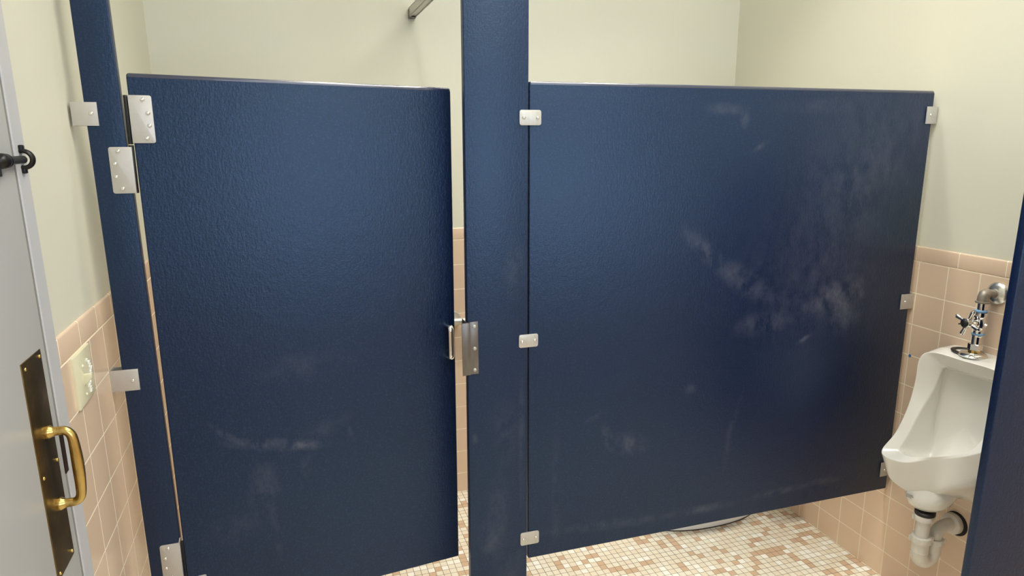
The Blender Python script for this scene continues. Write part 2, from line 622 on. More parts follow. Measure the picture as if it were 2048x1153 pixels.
tube(bm, cp, rr, 20)
ph = struct('pull_handle', bm, M['brass'], dr, smooth=True)
ph['label'] = 'polished brass pull handle'
bm = new()
box(bm, FX - 0.022, FX + 0.0006, DY1 - 0.0060, DY1 + 0.0095, 1.0100, 1.0850)
struct('strike_plate', bm, M['brown_metal'], dr)
# black slide bolt: rod on the door, ring keeper on the frame
BZ = 1.5738
bm = new()
BX = DX + 0.0100
lathe(bm, [(0.0066, 0.0), (0.0066, 0.056), (0.0078, 0.065), (0.0100, 0.071), (0.0112, 0.075), (0.0100, 0.079), (0.0116, 0.083), (0.0122, 0.090), (0.0110, 0.097), (0.0066, 0.103), (0.0024, 0.106)],
      (BX, -0.404, BZ), (0, -1, 0), 28)
box(bm, DX - 0.001, DX + 0.003, -0.62, -0.480, BZ - 0.024, BZ + 0.024, 0.001)
for y in (-0.60, -0.530):
    box(bm, DX, BX, y - 0.006, y + 0.006, BZ - 0.012, BZ + 0.012, 0.002)
sb = struct('slide_bolt', bm, M['iron'], dr, smooth=True)
sb['label'] = 'black slide bolt with round knob'
bm = new()
KX = FX + 0.0030
ring = [(KX + 0.0140 * math.cos(a), -0.3800, BZ + 0.0140 * math.sin(a)) for a in [math.radians(-115 + i * 230 / 24) for i in range(25)]]
tube(bm, ring, 0.0078, 12, squash=(1.0, 0.5))
for s in (-1, 1):
    box(bm, FX - 0.0005, FX + 0.006, -0.3870, -0.3740, BZ + s * 0.0180 - 0.0060, BZ + s * 0.0180 + 0.0060, 0.002)
kp = struct('bolt_keeper', bm, M['iron'], dr, smooth=True)
kp['label'] = 'black ring keeper on the frame'

# ================================================================== PARTITION
TH = 0.0254
SC_SHEEN_PANEL = [(1.185, 1.265, 0.16, 0.035, -41, 0.9), (1.32, 1.17, 0.17, 0.05, -33, 0.75), (1.665, 1.10, 0.15, 0.06, 20, 1.0), (1.72, 1.04, 0.08, 0.09, 0, 0.9),
            (1.785, 1.09, 0.025, 0.08, 10, 0.8), (1.40, 1.03, 0.13, 0.05, 5, 0.8), (1.57, 0.966, 0.05, 0.010, 28, 1.6), (0.868, 0.715, 0.02, 0.06, 20, 1.2),
            (0.935, 0.685, 0.085, 0.045, -14, 1.1), (1.325, 0.742, 0.012, 0.085, -16, 1.1), (1.30, 0.64, 0.014, 0.12, -4, 0.5), (0.88, 0.42, 0.26, 0.022, -3, 0.8),
            (1.22, 0.412, 0.16, 0.02, 0, 1.0), (1.50, 0.424, 0.15, 0.018, 2, 1.1), (1.70, 0.43, 0.10, 0.018, 0, 0.9), (1.22, 1.69, 0.09, 0.022, 0, 0.7),
            (1.345, 1.583, 0.045, 0.012, 30, 0.8), (1.28, 1.66, 0.02, 0.03, 0, 1.0), (1.15, 0.84, 0.03, 0.02, 0, 0.7), (0.83, 0.79, 0.05, 0.012, 20, 0.7),
            (1.55, 1.70, 0.20, 0.03, 0, 0.4), (0.70, 0.55, 0.02, 0.3, 0, 0.35), (1.80, 1.55, 0.34, 0.30, 0, 0.50), (1.60, 1.20, 0.40, 0.40, 0, 0.40)]  # the last two broad ovals paint a pale sheen, the rest are scuffs
SC_DOOR = [(-0.21, 0.875, 0.07, 0.012, -40, 1.1), (-0.085, 0.818, 0.15, 0.022, -13, 1.2), (0.01, 0.80, 0.06, 0.02, -8, 0.9), (-0.12, 0.69, 0.05, 0.10, 0, 0.9),
           (0.115, 0.79, 0.012, 0.05, 10, 0.8), (0.03, 0.83, 0.12, 0.03, 24, 0.45), (-0.01, 0.745, 0.02, 0.05, 0, 0.6), (0.0, 1.02, 0.16, 0.05, 0, 0.35),
           (-0.2, 0.6, 0.1, 0.05, 0, 0.4), (-0.10, 0.56, 0.012, 0.10, 4, 0.6)]
SC_POST = [(0.52, 0.55, 0.04, 0.12, 0, 0.7), (0.50, 0.44, 0.05, 0.09, 10, 0.7), (0.54, 0.78, 0.05, 0.12, 0, 0.5), (0.45, 0.77, 0.012, 0.02, 0, 1.2),
           (0.57, 1.25, 0.04, 0.1, 0, 0.5), (0.59, 0.75, 0.012, 0.25, 0, 0.6), (0.55, 0.35, 0.06, 0.12, -10, 0.5)]
PT = 2.072
# left post
bm = new()


def pl(z):
    return -0.4105 - 0.0100 * (z - 0.9)


def prr(z):
    return -0.3352 - 0.0133 * (z - 0.9)


hexa(bm, [(pl(0), 0, 0), (prr(0), 0, 0), (prr(PT), 0, PT), (pl(PT), 0, PT), (pl(0), TH, 0), (prr(0), TH, 0), (prr(PT), TH, PT), (pl(PT), TH, PT)], 0.0025, 3)
o = mk('partition_post', bm, lambda L: blue_mat('navy_post_left', L))
tag(o, 'narrow navy blue partition post beside the left wall carrying the hinges', 'partition post')
# middle post
bm = new()
hexa(bm, [(0.430, 0, 0), (0.6062, 0, 0), (0.6100, 0, PT), (0.4362, 0, PT), (0.430, TH, 0), (0.6062, TH, 0), (0.6100, TH, PT), (0.4362, TH, PT)], 0.0025, 3)
o = mk('partition_post', bm, lambda L: blue_mat('navy_post_middle', L, SC_POST))
tag(o, 'wide full-height navy blue partition post between the stall door and the fixed panel', 'partition post')
# fixed panel
bm = new()
box(bm, 0.6118, 1.9925, 0.001, TH + 0.001, 0.356, 1.7475, 0.0030, 3)
o = thing('partition_panel', (1.302, 0.013, 0.356), 'large scuffed navy blue fixed panel reaching to the right wall', 'partition panel')
mk('panel_board', bm, lambda L: blue_mat('navy_panel', L, SC_SHEEN_PANEL), o)
bm = new()
box(bm, 0.6118, 1.9925, 0.001, TH + 0.001, 1.7400, 1.7537, 0.0062, 6)
mk('top_edge', bm, M['blue_edge'], o, label='glossy rounded top edge')
# screen in front of the urinal, at the right edge
bm = new()
sx0, sx1, sy0, sy1 = 1.6165, 1.6322, -0.6085, -0.587
hexa(bm, [(sx0, sy0, 0.30), (XR - 0.012, sy0, 0.30), (XR - 0.012, sy0, 1.56), (sx1, sy0, 1.56), (sx0, sy1, 0.30), (XR - 0.012, sy1, 0.30), (XR - 0.012, sy1, 1.56), (sx1, sy1, 1.56)], 0.0025, 3)
o = mk('urinal_screen', bm, lambda L: blue_mat('navy_screen', L))
tag(o, 'navy blue privacy screen standing out from the wall right of the urinal', 'privacy screen')

# stall door, a little ajar
PHI = math.atan2(0.100, 0.748)
cph, sph = math.cos(PHI), math.sin(PHI)
nx, ny = -sph * TH, cph * TH
f = [(-0.3234, 0.0, 0.352), (0.4190, 0.0997, 0.3413), (0.4234, 0.1003, 1.7333), (-0.3296, 0.0, 1.7442)]
dt = thing('stall_door', (-0.327, 0.0, 0.35), 'navy blue stall door standing slightly ajar with a chrome pull', 'stall door')
bm = new()
hexa(bm, f + [(p[0] + nx, p[1] + ny, p[2]) for p in f], 0.0035, 4)
mk('door_panel', bm, lambda L: blue_mat('navy_door', L, SC_DOOR), dt)
bm = new()
e = [(-0.3296, -0.0001, 1.7372), (0.4234, 0.1002, 1.7263), (0.4234, 0.1002, 1.7397), (-0.3296, -0.0001, 1.7506)]
hexa(bm, e + [(p[0] + nx, p[1] + ny, p[2]) for p in e], 0.0062, 6)
mk('top_edge', bm, M['blue_edge'], dt, label='glossy rounded top edge')


def dpt(x, n, z):
    """point on the stall door: x of the spot on its front face, n in front of it (towards the room)"""
    s = (x + 0.327) / cph
    return Vector((x + sph * n, s * sph - cph * n, z))


bm = new()
hx = 0.3985
path = [dpt(hx, -0.004, 1.0875), dpt(hx, 0.010, 1.0875), dpt(hx, 0.022, 1.0865), dpt(hx, 0.030, 1.081), dpt(hx, 0.032, 1.070), dpt(hx, 0.0325, 1.040),
        dpt(hx, 0.032, 1.010), dpt(hx, 0.030, 0.999), dpt(hx, 0.022, 0.9935), dpt(hx, 0.010, 0.9925), dpt(hx, -0.004, 0.9925)]
tube(bm, catmull(path, 5), 0.0056, 18, squash=(1.5, 0.9))
mk('pull_handle', bm, M['chrome'], dt, label='chrome pull handle')

# ------------------------------------------------------------------ brackets
WBG = 'wall brackets of the partition'


def wall_bracket(x_wall, x_end, z0, z1, sx, sz, label, lean=False):
    t = thing('wall_bracket', (x_wall, 0.012, z0), label, 'bracket', WBG)
    bm = new()
    a, b = min(x_wall, x_end), max(x_wall, x_end)
    plate(bm, [(a, z0), (b, z0), (b, z1), (a, z1)], -0.0032, -0.0002, 0.0, 0.0006)
    s = 1 if x_end > x_wall else -1
    wa, wb_ = sorted((x_wall, x_wall + s * 0.003))
    box(bm, wa, wb_, -0.003, TH + 0.0042, z0, z1)
    plate(bm, [(a, z0), (b, z0), (b, z1), (a, z1)], TH + 0.0012, TH + 0.0042, 0.0, 0.0)
    bp = mk('bracket_plate', bm, M['alloy'], t)
    bm = new()
    screw(bm, (sx, -0.0032, sz))
    mk('screw', bm, M['chrome'], bp)


wall_bracket(lx(1.66) + 0.0002, -0.3934, 1.6363, 1.6868, -0.4058, 1.6629, 'flat grey bracket joining the narrow blue post to the painted left wall')
wall_bracket(lx(1.045) + 0.0002, -0.3777, 1.0185, 1.0712, -0.3912, 1.0434, 'flat grey bracket joining the narrow blue post to the tiled wall by the light switch')
wall_bracket(XR - 0.0002, 1.9650, 1.6500, 1.7042, 1.9815, 1.6781, 'topmost grey bracket at the right end of the fixed panel on painted wall')
wall_bracket(XR - 0.0002, 1.9532, 1.0325, 1.0845, 1.9708, 1.058, 'grey bracket on the tiled right wall halfway down the fixed panel end')
wall_bracket(XR - 0.0002, 1.9540, 0.4095, 0.4640, 1.9714, 0.434, 'lowest grey bracket on the right wall, partly behind the urinal bowl')

CLG = 'clips joining the fixed panel to the post'
for (x0, x1, z0, z1, sa, sb_, lab) in ((0.5832, 0.6440, 1.6406, 1.6802, (0.5951, 1.6604), (0.6336, 1.6602), 'rounded steel clip near the top of the seam between wide post and fixed panel'),
                                      (0.5812, 0.6385, 1.0290, 1.0668, (0.5905, 1.0464), (0.6286, 1.0479), 'rounded steel clip halfway down the seam, right of the door keeper'),
                                      (0.5858, 0.6448, 0.4055, 0.4472, (0.5954, 0.4257), (0.6347, 0.4255), 'rounded steel clip at the bottom of the seam between wide post and fixed panel')):
    t = thing('panel_clip', ((x0 + x1) / 2, -0.001, z0), lab, 'bracket', CLG)
    bm = new()
    plate(bm, [(x0, z0), (x1, z0), (x1, z1), (x0, z1)], -0.0034, -0.0002, 0.007, 0.0008)
    cpl = mk('clip_plate', bm, M['steel'], t)
    for s in (sa, sb_):
        bm = new()
        screw(bm, (s[0], -0.0034, s[1]), r=0.0046)
        mk('screw', bm, M['chrome'], cpl)

# ------------------------------------------------------------------ hinges
HG = 'hinges of the stall door'


def hinge(dl, pl_, lab, dscrews, pscrews, bx, br, tab=False):
    """dl / pl_: (x0, x1, z0, z1) of the leaf on the door and the leaf on the post"""
    zlo = min(dl[2], pl_[2])
    zhi = max(dl[3], pl_[3])
    t = thing('stall_hinge', (-0.332, -0.002, zlo), lab, 'hinge', HG)
    xf = Matrix.Translation((-0.327, 0, 0)) @ Matrix.Rotation(PHI, 4, 'Z') @ Matrix.Translation((0.327, 0, 0))
    bm = new()
    plate(bm, [(dl[0], dl[2]), (dl[1], dl[2]), (dl[1], dl[3]), (dl[0], dl[3])], -0.0040, -0.0004, 0.006, 0.0006, xf, which=(1, 2))
    dleaf = mk('hinge_leaf', bm, M['alloy'], t)
    bm = new()
    plate(bm, [(pl_[0], pl_[2]), (pl_[1], pl_[2]), (pl_[1], pl_[3]), (pl_[0], pl_[3])], -0.0036, -0.0004, 0.006, 0.0006, None, which=(0, 3))
    if tab:
        xe = pl_[1]
        plate(bm, [(xe - 0.003, pl_[3] - 0.001), (xe, pl_[3] - 0.001), (xe + 0.0035, pl_[3] + 0.014), (xe + 0.0005, pl_[3] + 0.014)], -0.0036, -0.0006, 0.0, 0.0)
    pleaf = mk('hinge_leaf', bm, M['alloy'], t)
    for (x, z) in dscrews:
        bm = new()
        screw(bm, xf @ Vector((x, -0.0040, z)), (sph, -cph, 0))
        mk('screw', bm, M['chrome'], dleaf)
    for (x, z) in pscrews:
        bm = new()
        screw(bm, (x, -0.0036, z))
        mk('screw', bm, M['chrome'], pleaf)
    bm = new()
    zs = (zlo + zhi) / 2
    for a, b in ((zlo, zs - 0.001), (zs + 0.001, zhi)):
        lathe(bm, [(br * 0.87, 0), (br, 0.001), (br, b - a - 0.001), (br * 0.87, b - a)], (bx, 0.0045, a), (0, 0, 1), 18)
    mk('hinge_barrel', bm, M['black'], t, label='black hinge barrel')
    return t


hinge((-0.3312, -0.2845, 1.5985, 1.7030), (-0.3820, -0.3350, 1.4872, 1.5903), 'upper stall door hinge of two offset steel leaves',
      [(-0.3026, 1.6935), (-0.2941, 1.6645), (-0.2939, 1.6368), (-0.3014, 1.6093)],
      [(-0.3626, 1.5813), (-0.3717, 1.5533), (-0.3725, 1.5245), (-0.3618, 1.4980)], -0.3362, 0.0052)
hinge((-0.3245, -0.2790, 0.3900, 0.4930), (-0.3790, -0.3320, 0.4965, 0.5990), 'lower stall door hinge cut by the bottom edge of the photo',
      [(-0.298, 0.482), (-0.289, 0.455), (-0.289, 0.428), (-0.298, 0.401)],
      [(-0.3598, 0.5890), (-0.3689, 0.5616), (-0.3694, 0.5338), (-0.3585, 0.5070)], -0.3267, 0.0027, True)

# ------------------------------------------------------------------ keeper that stops the door
t = thing('door_keeper', (0.44, -0.004, 0.965), 'worn steel door keeper with three screws on the edge of the wide post', 'door keeper')
bm = new()
plate(bm, [(0.4375, 0.9668), (0.4630, 0.9668), (0.4630, 1.1178), (0.4375, 1.1168)], -0.0040, -0.0004, 0.0, 0.0006)
plate(bm, [(0.4162, 0.9672), (0.4368, 0.9684), (0.4360, 1.1172), (0.4150, 1.1166)], -0.0120, -0.0090, 0.0, 0.0006)
box(bm, 0.4355, 0.4385, -0.0110, -0.0010, 0.9680, 1.1165)
hexa(bm, [(0.4300, 0.0, 0.9668), (0.4322, 0.0, 0.9668), (0.4322, 0.0, 1.1160), (0.4300, 0.0, 1.1160), (0.4290, 0.045, 0.9668), (0.4312, 0.045, 0.9668), (0.4312, 0.045, 1.1160), (0.4290, 0.045, 1.1160)])
box(bm, 0.4310, 0.4385, -0.0030, -0.0004, 0.9668, 1.1160)
kpl = mk('keeper_plate', bm, M['dull_steel'], t)
for (x, z) in ((0.4516, 1.1038), (0.4521, 1.0408), (0.4519, 0.9784)):
    bm = new()
    screw(bm, (x, -0.0040, z), r=0.0052)
    mk('screw', bm, M['alloy'], kpl)

# ------------------------------------------------------------------ headrail from the back wall to the wide post
t = thing('headrail', (0.50, YB, 2.073), 'grey metal rail running from the back wall to the top of the blue post', 'rail')
bm = new()
rx0, rx1, rz0, rz1 = 0.4885, 0.5115, 2.0735, 2.1115
box(bm, rx0, rx0 + 0.002, -0.01, YB + TILE, rz0, rz1)
box(bm, rx1 - 0.002, rx1, -0.01, YB + TILE, rz0, rz1)
box(bm, rx0, rx1, -0.01, YB + TILE, rz1 - 0.002, rz1)
box(bm, rx0, rx1, -0.01, YB - 0.02, rz0 + 0.004, rz0 + 0.006)
mk('rail_channel', bm, M['rail_metal'], t)
bm = new()
box(bm, rx0 - 0.002, rx1 + 0.001, YB - 0.0280, YB + TILE, rz0 - 0.0018, rz0 + 0.0010)
box(bm, rx0 - 0.0022, rx0, YB - 0.0120, YB + TILE, rz0 - 0.0018, rz1 - 0.006)
mk('end_clip', bm, M['dull_steel'], t)

# ------------------------------------------------------------------ light switch
SX = lx(1.13)
t = thing('light_switch', (SX, -0.203, 1.072), 'ivory toggle light switch on the tiled left wall', 'light switch', lean=True)
ROT = Matrix(((0, -1, 0, SX), (1, 0, 0, 0), (0, 0, 1, 0), (0, 0, 0, 1)))      # plate x -> world y, plate -y -> world +x
bm = new()
u = new()
plate(u, [(-0.2560, 1.0710), (-0.1410, 1.0730), (-0.1410, 1.1815), (-0.2560, 1.1810)], -0.0065, -0.0002, 0.002, 0.0018)
join(bm, u, ROT)
spl = mk('switch_plate', bm, M['ivory'], t)
bm = new()
hexa(bm, [(SX + 0.006, -0.2130, 1.1080), (SX + 0.006, -0.2030, 1.1080), (SX + 0.006, -0.2030, 1.1330), (SX + 0.006, -0.2130, 1.1330),
          (SX + 0.021, -0.2115, 1.1240), (SX + 0.021, -0.2045, 1.1240), (SX + 0.021, -0.2045, 1.1340), (SX + 0.021, -0.2115, 1.1340)], 0.0015)
mk('toggle', bm, M['ivory'], t)
for z in (1.1502, 1.0892):
    bm = new()
    screw(bm, (SX + 0.0065, -0.2075, z), (1, 0, 0), 0.0034)
    mk('screw', bm, M['ivory'], spl)
rnd = random.Random(4)
bm = new()
zz = 1.158
while zz > 1.086:
    h = rnd.uniform(0.004, 0.009)
    y = -0.168 + rnd.uniform(-0.006, 0.004) + 0.01 * math.sin(zz * 90)
    w = rnd.uniform(0.003, 0.008)
    hexa(bm, [(SX + 0.0060, y - w, zz - h), (SX + 0.0060, y + w, zz - h), (SX + 0.0060, y + w * 0.6, zz), (SX + 0.0060, y - w * 0.8, zz),
              (SX + 0.0100, y - w * 0.6, zz - h * 0.8), (SX + 0.0085, y + w * 0.6, zz - h * 0.7), (SX + 0.0110, y + w * 0.3, zz - 0.001), (SX + 0.0095, y - w * 0.5, zz)], 0.0006, 1)
    zz -= h * 0.8
mk('peeling_film', bm, M['glint'], t, label='shiny peeling film')

# ------------------------------------------------------------------ grab bar on the back wall
t = thing('grab_bar', (0.636, YB, 0.78), 'steel grab bar on the tiled back wall seen through the gap beside the stall door', 'grab bar')
bm = new()
gz = 0.8335
path = [(0.636, YB - 0.002, gz), (0.636, YB - 0.026, gz), (0.640, YB - 0.040, gz), (0.652, YB - 0.049, gz), (0.672, YB - 0.050, gz), (1.20, YB - 0.050, gz), (1.522, YB - 0.050, gz), (1.544, YB - 0.048, gz), (1.556, YB - 0.038, gz), (1.560, YB - 0.026, gz), (1.560, YB - 0.002, gz)]
tube(bm, catmull(path, 4), 0.0150, 24)
mk('bar', bm, M['steel'], t)
for x in (0.636, 1.560):
    bm = new()
    lathe(bm, [(0.038, 0.0002), (0.038, 0.003), (0.034, 0.008), (0.018, 0.010)], (x, YB, gz), (0, -1, 0), 32)
    mk('flange', bm, M['steel'], t)


# ================================================================== URINAL
def loft(bm, rings, cap0=False, cap1=False):
    t = bmesh.new()
    rs = [[t.verts.new(p) for p in r] for r in rings]
    n = len(rs[0])
    for a, b in zip(rs, rs[1:]):
        for i in range(n):
            t.faces.new((a[i], a[(i + 1) % n], b[(i + 1) % n], b[i]))
    for c, r in ((cap0, rs[0]), (cap1, rs[-1])):
        if c:
            ctr = t.verts.new(sum((v.co for v in r), Vector()) / n)
            for i in range(n):
                t.faces.new((r[i], r[(i + 1) % n], ctr))
    bmesh.ops.recalc_face_normals(t, faces=list(t.faces))
    join(bm, t)


def lerp(a, b, t):
    return [p * (1 - t) + q * t for p, q in zip(a, b)]


O = [(1.874, -.165, .917), (1.8695, -.165, .845), (1.8522, -.165, .755), (1.8132, -.165, .670), (1.7620, -.166, .6095), (1.7740, -.238, .6065), (1.8171, -.290, .632), (1.8364, -.345, .660),
     (1.849, -.395, .691), (1.862, -.430, .722), (1.873, -.442, .770), (1.872, -.438, .845), (1.876, -.428, .918), (1.893, -.405, .949), (1.897, -.300, .947), (1.893, -.192, .9435)]
I = [(1.925, -.207, .880), (1.9114, -.200, .814), (1.8635, -.200, .742), (1.8275, -.200, .669), (1.8030, -.200, .6250), (1.7970, -.241, .6270), (1.818, -.294, .645), (1.839, -.345, .671),
     (1.854, -.382, .699), (1.870, -.398, .730), (1.890, -.402, .770), (1.908, -.400, .820), (1.922, -.397, .875), (1.930, -.385, .905), (1.922, -.300, .905), (1.930, -.222, .898)]
K = [(1.962, -.190, .870), (1.963, -.184, .800), (1.963, -.182, .720), (1.960, -.184, .650), (1.945, -.192, .585), (1.895, -.240, .568), (1.902, -.290, .565), (1.910, -.340, .568),
     (1.940, -.385, .590), (1.955, -.390, .640), (1.960, -.390, .700), (1.963, -.390, .760), (1.963, -.388, .840), (1.962, -.375, .885), (1.962, -.290, .890), (1.962, -.210, .885)]
W0 = XR - 0.0004
W = [(W0, -.163, .932), (W0, -.160, .850), (W0, -.158, .760), (W0, -.158, .680), (W0, -.162, .570), (W0, -.205, .480), (W0, -.285, .465), (W0, -.360, .480),
     (W0, -.408, .560), (W0, -.415, .620), (W0, -.415, .700), (W0, -.412, .800), (W0, -.410, .920), (W0, -.395, .956), (W0, -.285, .9555), (W0, -.178, .952)]
Q = [(1.945, -.161, .930), (1.938, -.158, .848), (1.925, -.158, .750), (1.880, -.160, .630), (1.789, -.174, .534), (1.818, -.238, .490), (1.845, -.290, .505), (1.842, -.352, .560),
     (1.870, -.400, .590), (1.890, -.428, .630), (1.915, -.435, .710), (1.930, -.430, .810), (1.940, -.422, .920), (1.950, -.400, .9555), (1.950, -.290, .9545), (1.950, -.185, .951)]
Oc, Ic, Kc, Wc, Qc = [catmull(r, 4, True) for r in (O, I, K, W, Q)]
Oup = lerp(Oc, Qc, 0.07)
Off = lerp(Oc, Ic, 0.10)
Iff = lerp(Oc, Ic, 0.84)
Iin = lerp(Ic, Kc, 0.12)
kc = sum(Kc, Vector()) / len(Kc)
kc.x = 1.966
Kin = [p * 0.45 + kc * 0.55 for p in Kc]
for p in Kin:
    p.x = min(max(p.x, 1.955), 1.966)
Qlo = lerp(Qc, Wc, 0.12)
t = thing('urinal', (XR, -0.285, 0.44), 'white wall-hung urinal on the tiled right wall', 'urinal')
bm = new()
loft(bm, [Wc, Qlo, Qc, lerp(Oc, Qc, 0.75), Oup, Oc, Off, Iff, Ic, Iin, lerp(Ic, Kc, 0.85), Kc, lerp(Kc, Kin, 0.2), Kin], cap1=True)
bod = mk('urinal_body', bm, M['ceramic'], t, angle=180)
sub = bod.modifiers.new('sub', 'SUBSURF')
sub.levels = 1
sub.render_levels = 2
bm = new()
top = [(1.832, -.238, .525), (1.848, -.286, .535), (1.872, -.318, .556), (1.935, -.325, .560), (1.955, -.300, .55), (1.955, -.240, .54), (1.925, -.218, .53), (1.862, -.214, .520)]
mid = [(1.812, -.236, .492), (1.826, -.288, .497), (1.862, -.326, .512), (1.918, -.327, .502), (1.935, -.296, .50), (1.935, -.244, .49), (1.912, -.220, .485), (1.842, -.216, .48)]
bot = [(1.818, -.243, .462), (1.830, -.288, .463), (1.862, -.318, .470), (1.905, -.316, .472), (1.918, -.292, .470), (1.918, -.250, .465), (1.900, -.232, .460), (1.846, -.230, .458)]
bo2 = [(1.828, -.250, .450), (1.838, -.284, .450), (1.864, -.304, .453), (1.896, -.302, .454), (1.905, -.286, .453), (1.905, -.256, .450), (1.892, -.242, .448), (1.850, -.240, .447)]
rings = [catmull(r, 3, True) for r in (top, mid, bot, bo2)]
loft(bm, rings, cap1=True)
mk('outlet_spud', bm, M['ceramic'], t, angle=60)
bm = new()
for i, w in enumerate((0.020, 0.022, 0.016)):
    z = 0.4935 - i * 0.0045
    d = Vector((0.26, -0.96, 0)).normalized()
    a = Vector((1.8070, -.2400, z))
    b_ = a + d * w
    n = Vector((-0.96, -0.26, 0.1)).normalized() * 0.0012
    hexa(bm, [a + n, b_ + n, b_ + n + Vector((0, 0, .0022)), a + n + Vector((0, 0, .0022)), a - n, b_ - n, b_ - n + Vector((0, 0, .0022)), a - n + Vector((0, 0, .0022))])
mk('maker_mark', bm, M['grey_mark'], t, label='faint grey maker mark')

# ------------------------------------------------------------------ loose ring lying on the urinal
bm = new()
ringp = [(1.963 + 0.034 * math.cos(a), -0.256 + 0.043 * math.sin(a), 0.9575) for a in [2 * PI * i / 40 for i in range(41)]]
tube(bm, ringp, 0.0045, 10, squash=(1.5, 0.55), cap=False)
o = mk('rubber_ring', bm, M['black'])
tag(o, 'loose dark rubber ring lying on top of the urinal', 'ring')

# ------------------------------------------------------------------ supply valve
VX, VY = 1.9535, -0.285
t = thing('supply_valve', (VX, VY, 0.955), 'chrome flush supply valve with cross handle rising from the urinal', 'valve')
bm = new()
lathe(bm, [(0.0375, 0.0), (0.0385, 0.003), (0.034, 0.0085), (0.024, 0.0125), (0.013, 0.0145)], (1.9475, VY, 0.9545), (0, 0, 1), 36)
mk('base_flange', bm, M['chrome'], t)
bm = new()
lathe(bm, [(0.0165, 0), (0.0165, 0.007)], (1.9495, VY, 0.9675), (0, 0, 1), 20)
mk('base_nut', bm, M['brass'], t, label='brass nut')
bm = new()
lathe(bm, [(0.0185, 0), (0.0195, 0.001), (0.0195, 0.018), (0.0180, 0.0195)], (1.951, VY, 0.974), (0, 0, 1), 6)
lathe(bm, [(0.0128, 0), (0.0128, 0.030)], (1.952, VY, 0.990), (0, 0, 1), 24)
mk('riser', bm, M['chrome'], t)
bm = new()
lathe(bm, [(0.0140, 0), (0.0155, 0.002), (0.0155, 0.008), (0.0135, 0.012), (0.0120, 0.018), (0.0150, 0.026), (0.0190, 0.036), (0.0175, 0.048), (0.0135, 0.056), (0.0175, 0.062), (0.0190, 0.068), (0.0180, 0.076), (0.0140, 0.078)], (1.9545, VY, 1.0150), (0, 0, 1), 28)
lathe(bm, [(0.012, 0), (0.0105, 0.018), (0.0130, 0.022), (0.0130, 0.030), (0.009, 0.033), (0.008, 0.044)], (1.9545, VY, 1.058), (-1, 0, 0), 24)
lathe(bm, [(0.0085, 0), (0.0085, 0.022)], (1.9545, VY, 1.058), (0.3, -1, -0.35), 20)
mk('valve_body', bm, M['chrome'], t)
bm = new()
hub = Vector((1.9040, VY, 1.0620))
lathe(bm, [(0.010, 0), (0.0150, 0.004), (0.0165, 0.010), (0.0145, 0.017), (0.008, 0.020)], hub + Vector((0.008, 0, 0)), (-1, 0, 0), 24)
for k in range(4):
    a = k * PI / 2 + 0.35
    d = Vector((0, math.cos(a), math.sin(a)))
    tube(bm, [hub + Vector((0.003, 0, 0)) + d * r for r in (0.008, 0.018, 0.028, 0.038, 0.043)], [0.0062, 0.0052, 0.0062, 0.0072, 0.0034], 12)
xh = mk('cross_handle', bm, M['chrome'], t)
bm = new()
lathe(bm, [(0.0125, 0.0), (0.0100, 0.003), (0.0026, 0.005), (0.0018, 0.022), (0.0008, 0.023)], hub + Vector((-0.0115, 0, 0)), (-1, 0, 0), 18)
mk('handle_stud', bm, M['black'], xh, label='black centre stud')
for z in (1.0205, 1.0925):
    bm = new()
    lathe(bm, [(0.0150, 0), (0.0172, 0.001), (0.0172, 0.0050), (0.0150, 0.006)], (1.9545, VY, z), (0, 0, 1), 24)
    mk('thread_tape', bm, M['blue_tape'], t, label='pale blue tape')
bm = new()
lathe(bm, [(0.0118, 0), (0.0118, 0.026)], (1.9550, VY, 1.096), (0, 0, 1), 24)
mk('riser', bm, M['chrome'], t)
bm = new()
lathe(bm, [(0.0185, 0), (0.0195, 0.001), (0.0195, 0.005), (0.0170, 0.006)], (1.9552, VY, 1.120), (0, 0, 1), 26)
tube(bm, catmull([(1.9552, VY, 1.124), (1.9552, VY, 1.133), (1.9575, VY, 1.1430), (1.965, VY, 1.1480), (1.976, VY, 1.1480), (1.992, VY - 0.001, 1.1470), (XR - 0.003, VY - 0.003, 1.1465)], 5),
     [0.0160] * 13 + [0.0150] * 5 + [0.0118] * 13, 22)
mk('elbow_pipe', bm, M['nickel'], t, label='dull grey elbow pipe')
bm = new()
lathe(bm, [(0.0340, 0.0), (0.0340, 0.002), (0.0315, 0.006), (0.0230, 0.0110), (0.0150, 0.0140), (0.0140, 0.017)], (XR, VY - 0.003, 1.1465), (-1, 0, 0), 40)
mk('wall_flange', bm, M['bright_nickel'], t)

# ------------------------------------------------------------------ drain trap
TX, TY = 1.856, -0.272
t = thing('drain_trap', (TX, TY, 0.235), 'white plastic drain trap under the urinal running into the right wall', 'drain pipe')
bm = new()
lathe(bm, [(0.0300, 0), (0.0300, 0.009), (0.0270, 0.0115)], (TX + 0.002, TY, 0.4330), (-0.06, -0.02, 1), 28)
mk('outlet_washer', bm, M['black'], t, label='black washer')


def nut(bm, p, axis, r, h, wings=True):
    lathe(bm, [(r * 0.9, 0), (r, 0.0015), (r, h - 0.002), (r * 0.94, h)], p, axis, 10)
    if wings:
        ax = Vector(axis).normalized()
        s = ax.cross(Vector((0.5, 0.86, 0))).normalized()
        for k in (-1, 1):
            c = Vector(p) + ax * h * 0.5 + s * k * r * 1.02
            u = bmesh.new()
            bmesh.ops.create_cube(u, size=1)
            for v in u.verts:
                v.co = Vector((v.co.x * 0.010, v.co.y * 0.006, v.co.z * h * 0.9))
            bmesh.ops.bevel(u, geom=list(u.edges), offset=0.0012, segments=2, affect='EDGES')
            q = Vector((0, 0, 1)).rotation_difference(ax)
            join(bm, u, Matrix.Translation(c) @ q.to_matrix().to_4x4())


